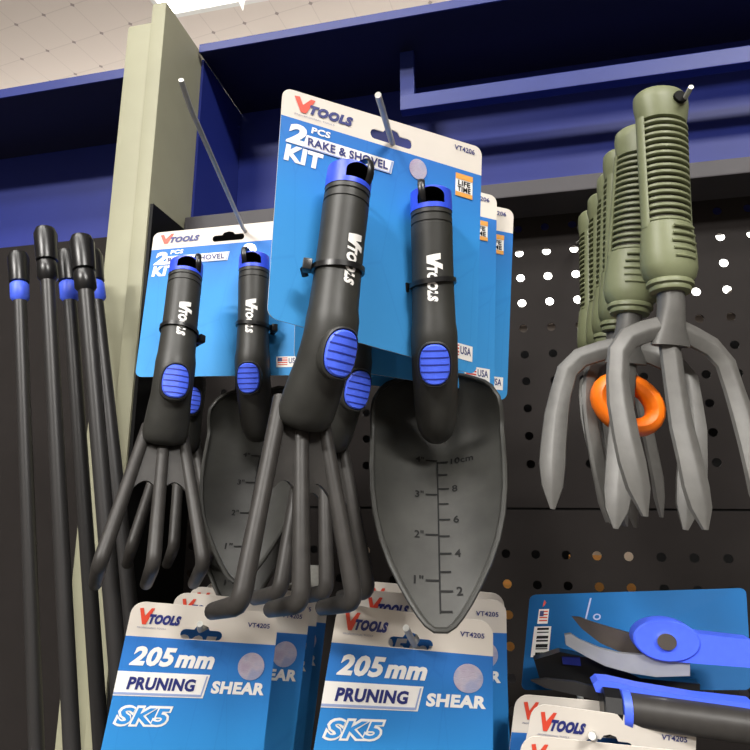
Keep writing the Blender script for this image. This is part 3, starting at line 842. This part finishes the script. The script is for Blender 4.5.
# recessed blue header with its side panel, and the shelf above it
LY = .532; zlip0 = at(270, 40, LY).z; zlip1 = at(270, 32, LY).z
bm = bmesh.new(); box(bm, X0, XR, YH, YH+.004, zb1-.008, zlip1, .0006); hp = obj('header_panel', to_local(bm, rack), M['navy'], rack, False)
bm = bmesh.new(); box(bm, X0-.003, X0, .545, YH+.004, zb1-.03, zlip0+.001); obj('side_panel', to_local(bm, rack), M['navy'], rack, False)
bm = bmesh.new(); box(bm, X0, XR, YP+.01, YH, zb1-.008, zb1-.004); obj('header_floor', to_local(bm, rack), M['navy'], rack, False)
for py in (88, 131, 155):
    z = at(225, py, YH).z; bm = bmesh.new()
    bmesh.ops.create_uvsphere(bm, u_segments=10, v_segments=6, radius=.0026, matrix=Matrix.Translation((X0+.0006, YH-.006, z)) @ Matrix.Diagonal((.5, 1, 1, 1)))
    obj('rivet', to_local(bm, rack), M['navy'], rack)
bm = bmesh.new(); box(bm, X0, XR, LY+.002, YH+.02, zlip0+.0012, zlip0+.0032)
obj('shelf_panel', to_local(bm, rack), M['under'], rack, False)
bm = bmesh.new(); box(bm, X0, XR, LY, LY+.002, zlip0, zlip1, .0005); obj('shelf_lip', to_local(bm, rack), M['lip'], rack, False)
bm = bmesh.new(); box(bm, X0-.0032, X0+.0004, .469, .60, .02, zb0+.002); obj('black_side_sheet', to_local(bm, rack), M['mark'], rack, False)  # black sheet over the post's right side below the beam
# hanging cross bar
BY = .583
q0 = at(480, 84, BY).z; q1 = at(480, 99, BY).z; bxl = at(400, 100, BY).x
bm = bmesh.new(); box(bm, bxl, XR, BY, BY+.013, q1, q0, .0008); obj('cross_bar', to_local(bm, rack), M['lip'], rack, False)
bm = bmesh.new(); bxr = at(414, 80, BY).x; box(bm, bxl, bxr, BY+.001, BY+.011, q0-.001, zlip0+.0015, .0008); obj('bar_hanger', to_local(bm, rack), M['lip'], rack, False)
# ------------------------------------------------------------------ cream steel upright
pst = thing('steel_upright', 'tall cream painted steel upright post left of the kit cards', 'post', W(X0-.02, .50, -1.5))
YF = .467
xl = at(134, 200, YF).x; ztp = at(155, 3, YF).z
bm = bmesh.new(); box(bm, xl, X0-.0034, YF, .60, .0, ztp, .0025); obj('front_channel', to_local(bm, pst), M['cream'], pst)
YF2 = YF+.008; xl2 = at(106, 240, YF2).x; zt2 = at(135, 25, YF2).z
bm = bmesh.new(); box(bm, xl2, xl-.0004, YF2, .62, .0, zt2, .0025); obj('side_channel', to_local(bm, pst), M['cream'], pst)
# neighbouring rack to the left
rk = thing('display_rack', 'dark neighbouring display rack left of the cream post', 'display rack', W(-.7, YP, -.75))
xr = xl2-.001; xl3 = -.95
lz1 = at(107, 71, .532).z; lz0 = at(107, 80, .532).z
bm = bmesh.new(); box(bm, xl3, xr, .532, .534, lz0, lz1, .0004); obj('shelf_lip', to_local(bm, rk), M['lip'], rk, False)
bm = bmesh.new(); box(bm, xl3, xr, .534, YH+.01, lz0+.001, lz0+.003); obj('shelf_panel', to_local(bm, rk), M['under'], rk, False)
bm = bmesh.new(); zz1 = at(100, 238, YH).z; box(bm, xl3, xr, YH, YH+.003, zz1, lz0); obj('header_panel', to_local(bm, rk), M['navy'], rk, False)
bm = bmesh.new(); box(bm, xl3, xr, YH-.001, YH+.003, .75, zz1); obj('back_panel', to_local(bm, rk), M['char'], rk, False)
# loppers hanging on it
def lopper(pts, r, Y, label, blue=None):
    root = thing('lopper', label, 'lopper', at(*pts[0], Y), 'long handled loppers on the dark rack')
    bm = bmesh.new(); q = [at(*p, Y + .00*i) for i, p in enumerate(pts)]
    sweep(bm, [q[0]]+[q[0].lerp(q[1], t) for t in (.2, .5, .8)]+q[1:], r, 12, up=(0, 1, 0)); obj('tube_handle', to_local(bm, root), M['blacktube'], root)
    bm = bmesh.new(); d = (q[0]-q[1]).normalized()
    sweep(bm, [q[0]-d*.002, q[0]+d*.002, q[0]+d*.016, q[0]+d*.02], [r*.9, r*1.4, r*1.4, r*.9], 12, up=(0, 1, 0)); obj('collar', to_local(bm, root), M['blue'] if blue else M['tie'], root)
    bm = bmesh.new()
    sweep(bm, [q[0]+d*.018, q[0]+d*.019, q[0]+d*.045, q[0]+d*.05, q[0]+d*.052], [r*.9, r*1.45, r*1.6, r*1.3, r*.6], 14, up=(0, 1, 0)); obj('rubber_grip', to_local(bm, root), M['tie'], root)
    return root
lopper([(96, 300), (150, 790)], .0062, .425, 'black tubed lopper crossing the cream post, nearest to the rakes', True)
lopper([(86, 290), (128, 790)], .0062, .392, 'black tubed lopper just left of the one crossing the post')
lopper([(70, 300), (104, 790)], .006, .432, 'black tubed lopper third from the cream post', True)
lopper([(48, 280), (74, 790)], .006, .40, 'black tubed lopper fourth from the cream post')
lopper([(20, 300), (38, 790)], .006, .44, 'black tubed lopper furthest from the cream post', True)
a = at(592, 736, .338); b = at(594, 739, .356)
hook('zinc wire hook through the lower right pruning shear cards, mostly hidden', [a, b, Vector((b.x+.004, YP, b.z+.004))], .0019)
# ------------------------------------------------------------------ packed shears at the lower right
def pxpoly(pts, Y): return [at(x, y, Y) for x, y in pts]
cs = [at(530, 595, .46), at(746, 588, .47), at(752, 690, .435), at(521, 690, .428)]
fnb = card_fn(*cs)
p_ = fnb(.62, .6)
hook('zinc wire hook behind the dark blue shear card', [p_ + Vector((0, .001, 0)), Vector((p_.x, YP, p_.z+.004))], .0019, False)
root = thing('shear_backing_card', 'dark blue backing card with barcode behind the packed shears', 'backing card', fnb(.5, 1))
bm = bmesh.new(); pts = [fnb(u, v) for u, v in rounded(0, 0, 1, 1, .03, 2)]
prism(bm, pts, Vector((0, .0008, 0))); obj('board', to_local(bm, root), M['packblue'], root, False)
bm = bmesh.new()
put_poly(bm, fnb, [(.035, .36), (.115, .36), (.112, .68), (.03, .68)], .0006, 0)
for k, h in enumerate((.04, .02, .05, .03, .06, .02, .04)):
    v = .375+.043*k; put_poly(bm, fnb, [(.05, v), (.105, v), (.104, v+h*.6), (.049, v+h*.6)], .0008, 1)
obj('barcode_label', to_local(bm, root), [M['ink_white'], M['mark']], root, False, 'white barcode label')
bm = bmesh.new()
put_poly(bm, fnb, [(.05, .17), (.098, .17), (.096, .33), (.047, .33)], .0006, 0)
for k in range(4): put_poly(bm, fnb, [(.055, .19+.033*k), (.093, .19+.033*k), (.093, .205+.033*k), (.055, .205+.033*k)], .0008, 1)
put_poly(bm, fnb, [(.055, .19), (.074, .19), (.074, .25), (.055, .25)], .001, 2)
put_poly(bm, fnb, [(.062+.010*math.cos(PI/2+PI*.4*i*1)*(.45 if i % 2 else 1)+.01, .11-.045*math.sin(PI/2+PI*.4*i)*(.45 if i % 2 else 1)) for i in range(5)], .0006, 1)
obj('origin_sticker', to_local(bm, root), [M['ink_white'], M['ink_red'], M['ink_navy']], root, False, 'small flag sticker')
bm = bmesh.new()
put_poly(bm, fnb, [(.288, .06), (.296, .06), (.272, .36), (.264, .36)], .0006, 0)
put_poly(bm, fnb, disc_pts(.325, .27, .018, .035), .0006, 0); put_poly(bm, fnb, disc_pts(.325, .27, .011, .02), .0008, 1)
put_poly(bm, fnb, disc_pts(.31, .42, .012, .03), .0006, 0); put_poly(bm, fnb, disc_pts(.31, .42, .008, .02), .0008, 1)
obj('printed_marks', to_local(bm, root), [M['ink_shade'], M['packblue']], root, False)
# hedge shears
sh = thing('hedge_shears', 'hedge shears with curved grey blades and a blue pivot, lying before the blue card', 'shears', at(660, 645, .405))
bm = bmesh.new()
prism(bm, pxpoly([(565, 635), (571, 634), (580, 640), (600, 648.5), (620, 653.5), (640, 655), (668, 652), (690, 656), (690, 676), (656, 677), (630, 673), (605, 666), (585, 656), (566, 645)], .40), Vector((0, .004, 0)))
obj('blade', to_local(bm, sh), M['greyblade'], sh, False, 'pale grey curved blade')
bm = bmesh.new()
prism(bm, pxpoly([(572, 617), (580, 617.5), (592, 622), (615, 629), (640, 636), (665, 640), (665, 660), (638, 656), (618, 651), (600, 643), (582, 629)], .408), Vector((0, .003, 0)))
obj('blade', to_local(bm, sh), M['brownblade'], sh, False, 'dull brown upper blade')
bm = bmesh.new()
c = at(667, 641, .396); 
def disc(c, rx, rz, y0, y1, bm, n=28):
    sweep(bm, [c+Vector((0, y, 0)) for y in (y1, y0+.001, y0)], [(rx, rz), (rx, rz), (rx*.94, rz*.94)], n, up=(1, 0, 0))
disc(c, .0190, .0120, 0, .012, bm); 
prism(bm, pxpoly([(650, 630), (700, 634), (752, 640), (752, 668), (700, 664), (655, 660)], .398), Vector((0, .012, 0)))
pv = obj('pivot_housing', to_local(bm, sh), M['blue'], sh)
bm = bmesh.new(); disc(at(667, 642, .394), .0058, .0050, 0, .004, bm); obj('pivot_screw', to_local(bm, sh), M['chrome'], pv)
# pruning saw style grip below
sg = thing('pole_pruner', 'black and grey tubular tool with blue collar, under the hedge shears', 'pruner', at(640, 716, .375))
bm = bmesh.new()
prism(bm, pxpoly([(593, 684), (598, 680), (610, 681), (640, 688), (700, 698), (755, 704), (755, 718), (700, 713), (656, 705), (605, 694), (596, 692)], .378), Vector((0, .012, 0)))
obj('blue_guard', to_local(bm, sg), M['blue'], sg, False)
bm = bmesh.new(); a = at(606, 706, .374); b = at(760, 728, .374); d = (b-a)
sweep(bm, [a+d*t for t in (.12, .16, .9, 1)], [.0085, .0088, .0088, .0085], 22, up=(0, 1, 0)); obj('tube', to_local(bm, sg), M['tine'], sg)
bm = bmesh.new(); sweep(bm, [a+d*t for t in (.10, .105, .16, .165)], [.0088, .0100, .0100, .0088], 22, up=(0, 1, 0)); obj('collar', to_local(bm, sg), M['blue'], sg)
bm = bmesh.new(); sweep(bm, [a+d*t for t in (-.03, -.02, .09, .1)], [(.008, .008), (.0105, .0100), (.0105, .0102), (.009, .009)], 8, up=(0, 1, 0)); obj('clamp', to_local(bm, sg), M['tie'], sg, False)
bm = bmesh.new()
prism(bm, pxpoly([(531, 681), (546, 679), (575, 682), (604, 690), (604, 702), (575, 695), (545, 688)], .385), Vector((0, .003, 0)))
obj('saw_blade', to_local(bm, sg), M['blacktube'], sg, False)
# added black slab standing in for the shadow between card and shears
hs = thing('shadow_filler', 'added black slab standing in for the shadow under the shears', 'shadow filler', at(570, 668, .415))
bm = bmesh.new()
prism(bm, pxpoly([(534, 660), (560, 652), (600, 660), (640, 678), (700, 684), (700, 694), (640, 690), (590, 684), (540, 680)], .412), Vector((0, .010, 0)))
obj('shade_slab', to_local(bm, hs), M['tie'], hs, False)
bm = bmesh.new()
prism(bm, pxpoly([(562, 657), (580, 658), (581, 666), (563, 664)], .4105), Vector((0, .003, 0))); obj('clip', to_local(bm, hs), M['bluegroove'], hs, False)
# ------------------------------------------------------------------ cartons seen through the pegboard holes
def carton(label, x0, y0, x1, y1, Y, m, dep=.25):
    a = at(x0, y1, Y); b = at(x1, y0, Y)
    root = thing('carton', label, 'carton', Vector(((a.x+b.x)/2, Y, a.z)), 'cartons behind the pegboard')
    bm = bmesh.new(); box(bm, a.x, b.x, Y, Y+dep, a.z, b.z, .002); obj('body', to_local(bm, root), m, root, False)
    bm = bmesh.new(); zc = b.z; box(bm, a.x+.001, b.x-.001, Y+dep*.45, Y+dep*.55, b.z, b.z+.0006); obj('tape', to_local(bm, root), M['ink_orange'], root, False)
carton('orange carton seen through the holes right of the middle card stack', 505, 600, 527, 662, .95, M['cartonO'])
carton('orange carton seen through the lower pegboard holes above the blue card', 590, 574, 645, 600, .95, M['cartonO'])
carton('cream carton seen through the pegboard holes under the fork tips', 590, 538, 645, 568, 1.25, M['cartonC'])
carton('cream carton glimpsed through a hole beside the rake tines', 350, 535, 372, 568, 1.05, M['cartonC'])
rr = thing('display_rack', 'blue topped rack of the next aisle, seen through the pegboard holes', 'display rack', W(0, .86, -.75))
bm = bmesh.new(); box(bm, -.9, .9, .85, .854, CAMZ+.372, CAMZ+.60, .0006); obj('header_panel', to_local(bm, rr), M['lip'], rr, False)
bm = bmesh.new(); box(bm, -.9, .9, 1.35, 1.354, .02, CAMZ+.34, .0006); obj('back_panel', to_local(bm, rr), M['mark'], rr, False)
bm = bmesh.new(); box(bm, -.93, -.9, .85, 1.354, .0, CAMZ+.60, .0006); obj('end_post', to_local(bm, rr), M['beam'], rr, False)
bm = bmesh.new(); box(bm, .9, .93, .85, 1.354, .0, CAMZ+.60, .0006); obj('end_post', to_local(bm, rr), M['beam'], rr, False)
bm = bmesh.new(); box(bm, -.9, .9, .95, 1.35, CAMZ-.36, CAMZ-.345); obj('shelf_panel', to_local(bm, rr), M['beam'], rr, False)
# ------------------------------------------------------------------ room shell
CEIL = CAMZ + 2.0
def plane(name, pts, m, kind='structure'):
    bm = bmesh.new(); bm.faces.new([bm.verts.new(p) for p in pts]); o = obj(name, bm, m, None, False); tag(o, None, None, None, kind); return o
plane('floor', [(-5, -4, 0), (5, -4, 0), (5, 7, 0), (-5, 7, 0)], M['floor'])
plane('ceiling', [(-5, 7, CEIL), (5, 7, CEIL), (5, -4, CEIL), (-5, -4, CEIL)], M['ceiling'])
plane('wall_back', [(-5, 7, 0), (5, 7, 0), (5, 7, CEIL), (-5, 7, CEIL)], M['wall'])
plane('wall_front', [(5, -4, 0), (-5, -4, 0), (-5, -4, CEIL), (5, -4, CEIL)], M['wall'])
plane('wall_left', [(-5, -4, 0), (-5, 7, 0), (-5, 7, CEIL), (-5, -4, CEIL)], M['wall'])
plane('wall_right', [(5, 7, 0), (5, -4, 0), (5, -4, CEIL), (5, 7, CEIL)], M['wall'])
def ceiling_light(label, x0, x1, y0, y1, power=None, strength=None):
    root = thing('ceiling_light', label, 'ceiling light', Vector(((x0+x1)/2, (y0+y1)/2, CEIL)), 'ceiling light panels')
    bm = bmesh.new()
    for a, b, c, d in ((x0-.02, x1+.02, y0-.02, y0), (x0-.02, x1+.02, y1, y1+.02), (x0-.02, x0, y0, y1), (x1, x1+.02, y0, y1)):
        box(bm, a, b, c, d, CEIL-.016, CEIL-.001)
    obj('frame', to_local(bm, root), M['lampframe'], root, False)
    bm = bmesh.new(); box(bm, x0, x1, y0, y1, CEIL-.010, CEIL-.004); obj('diffuser', to_local(bm, root), M['lamp'], root, False)
    if power:
        ld = bpy.data.lights.new('lamp', 'AREA'); ld.shape = 'RECTANGLE'; ld.size = x1-x0; ld.size_y = y1-y0; ld.energy = power
        ld.color = (1, .965, .92)
        lo = bpy.data.objects.new('ceiling_lamp', ld); COL.objects.link(lo); lo.location = ((x0+x1)/2, (y0+y1)/2, CEIL-.012)
    return root
ceiling_light('bright ceiling light panel above the cream post', -1.30, -.86, .83, 1.82)
ceiling_light('long ceiling light panel above the aisle', -1.6, .2, -1.0, -.7, 50)
ceiling_light('second ceiling light panel above the aisle on the right', .9, 2.1, -2.0, -1.5, 200)
ceiling_light('bright ceiling light panel far behind the viewer', -2.0, -.8, -2.95, -2.4, 340)
ceiling_light('wide ceiling light panel beyond the rack', -2.1, 2.4, 4.65, 6.5, 70)
def suspended(label, x0, x1, y, z, power):  # added lamp, unseen behind the rack, to brighten the ceiling
    root = thing('unseen_fill_lamp', label, 'added fill lamp', Vector(((x0+x1)/2, y, z)), 'added ceiling fill lamps')
    bm = bmesh.new(); box(bm, x0, x1, y-.04, y+.04, z, z+.04, .004); obj('housing', to_local(bm, root), M['lampframe'], root, False)
    bm = bmesh.new(); box(bm, x0+.02, x1-.02, y-.03, y+.03, z+.0405, z+.046); obj('diffuser', to_local(bm, root), M['lamp'], root, False)
    for x in (x0+.2, x1-.2):
        bm = bmesh.new(); sweep(bm, [(x, y, z+.04), (x, y, CEIL)], .002, 6); obj('suspension_wire', to_local(bm, root), M['steel'], root)
    ld = bpy.data.lights.new('uplight', 'AREA'); ld.shape = 'RECTANGLE'; ld.size = x1-x0; ld.size_y = .08; ld.energy = power; ld.color = (1, .95, .9)
    lo = bpy.data.objects.new('uplight', ld); COL.objects.link(lo); lo.location = ((x0+x1)/2, y, z+.05); lo.rotation_euler = (PI, 0, 0)
suspended('added unseen lamp behind the rack that brightens the ceiling', -3.2, 2.4, 2.5, CEIL-.85, 44)
# paper pennant hanging from the ceiling
pn = at(240, 4, 1.74)
root = thing('paper_pennant', 'small white paper pennant hanging by the ceiling light', 'pennant', pn)
bm = bmesh.new(); prism(bm, pxpoly([(235, -6), (246, -8), (243, 11)], 1.70), Vector((0, .001, 0))); obj('paper', to_local(bm, root), M['ink_white'], root, False)
bm = bmesh.new(); t = at(240, -7, 1.70); sweep(bm, [t, Vector((t.x, t.y, CEIL))], .0008, 6); obj('string', to_local(bm, root), M['ink_white'], root)
# ------------------------------------------------------------------ world, camera, view
w = bpy.data.worlds.new('World'); S.world = w; w.use_nodes = True
w.node_tree.nodes['Background'].inputs[0].default_value = (.9, .93, 1, 1); w.node_tree.nodes['Background'].inputs[1].default_value = .3
cam = bpy.data.cameras.new('Camera'); cam.sensor_width = 36; cam.lens = F/750*36; cam.clip_start = .01
co = bpy.data.objects.new('Camera', cam); COL.objects.link(co)
m = Matrix((RT, UP, -FW)).transposed().to_4x4(); m.translation = O; co.matrix_world = m
S.camera = co
S.view_settings.view_transform = 'Standard'; S.view_settings.look = 'None'; S.view_settings.gamma = 1
S.view_settings.exposure = -.42; S.view_settings.use_curve_mapping = False
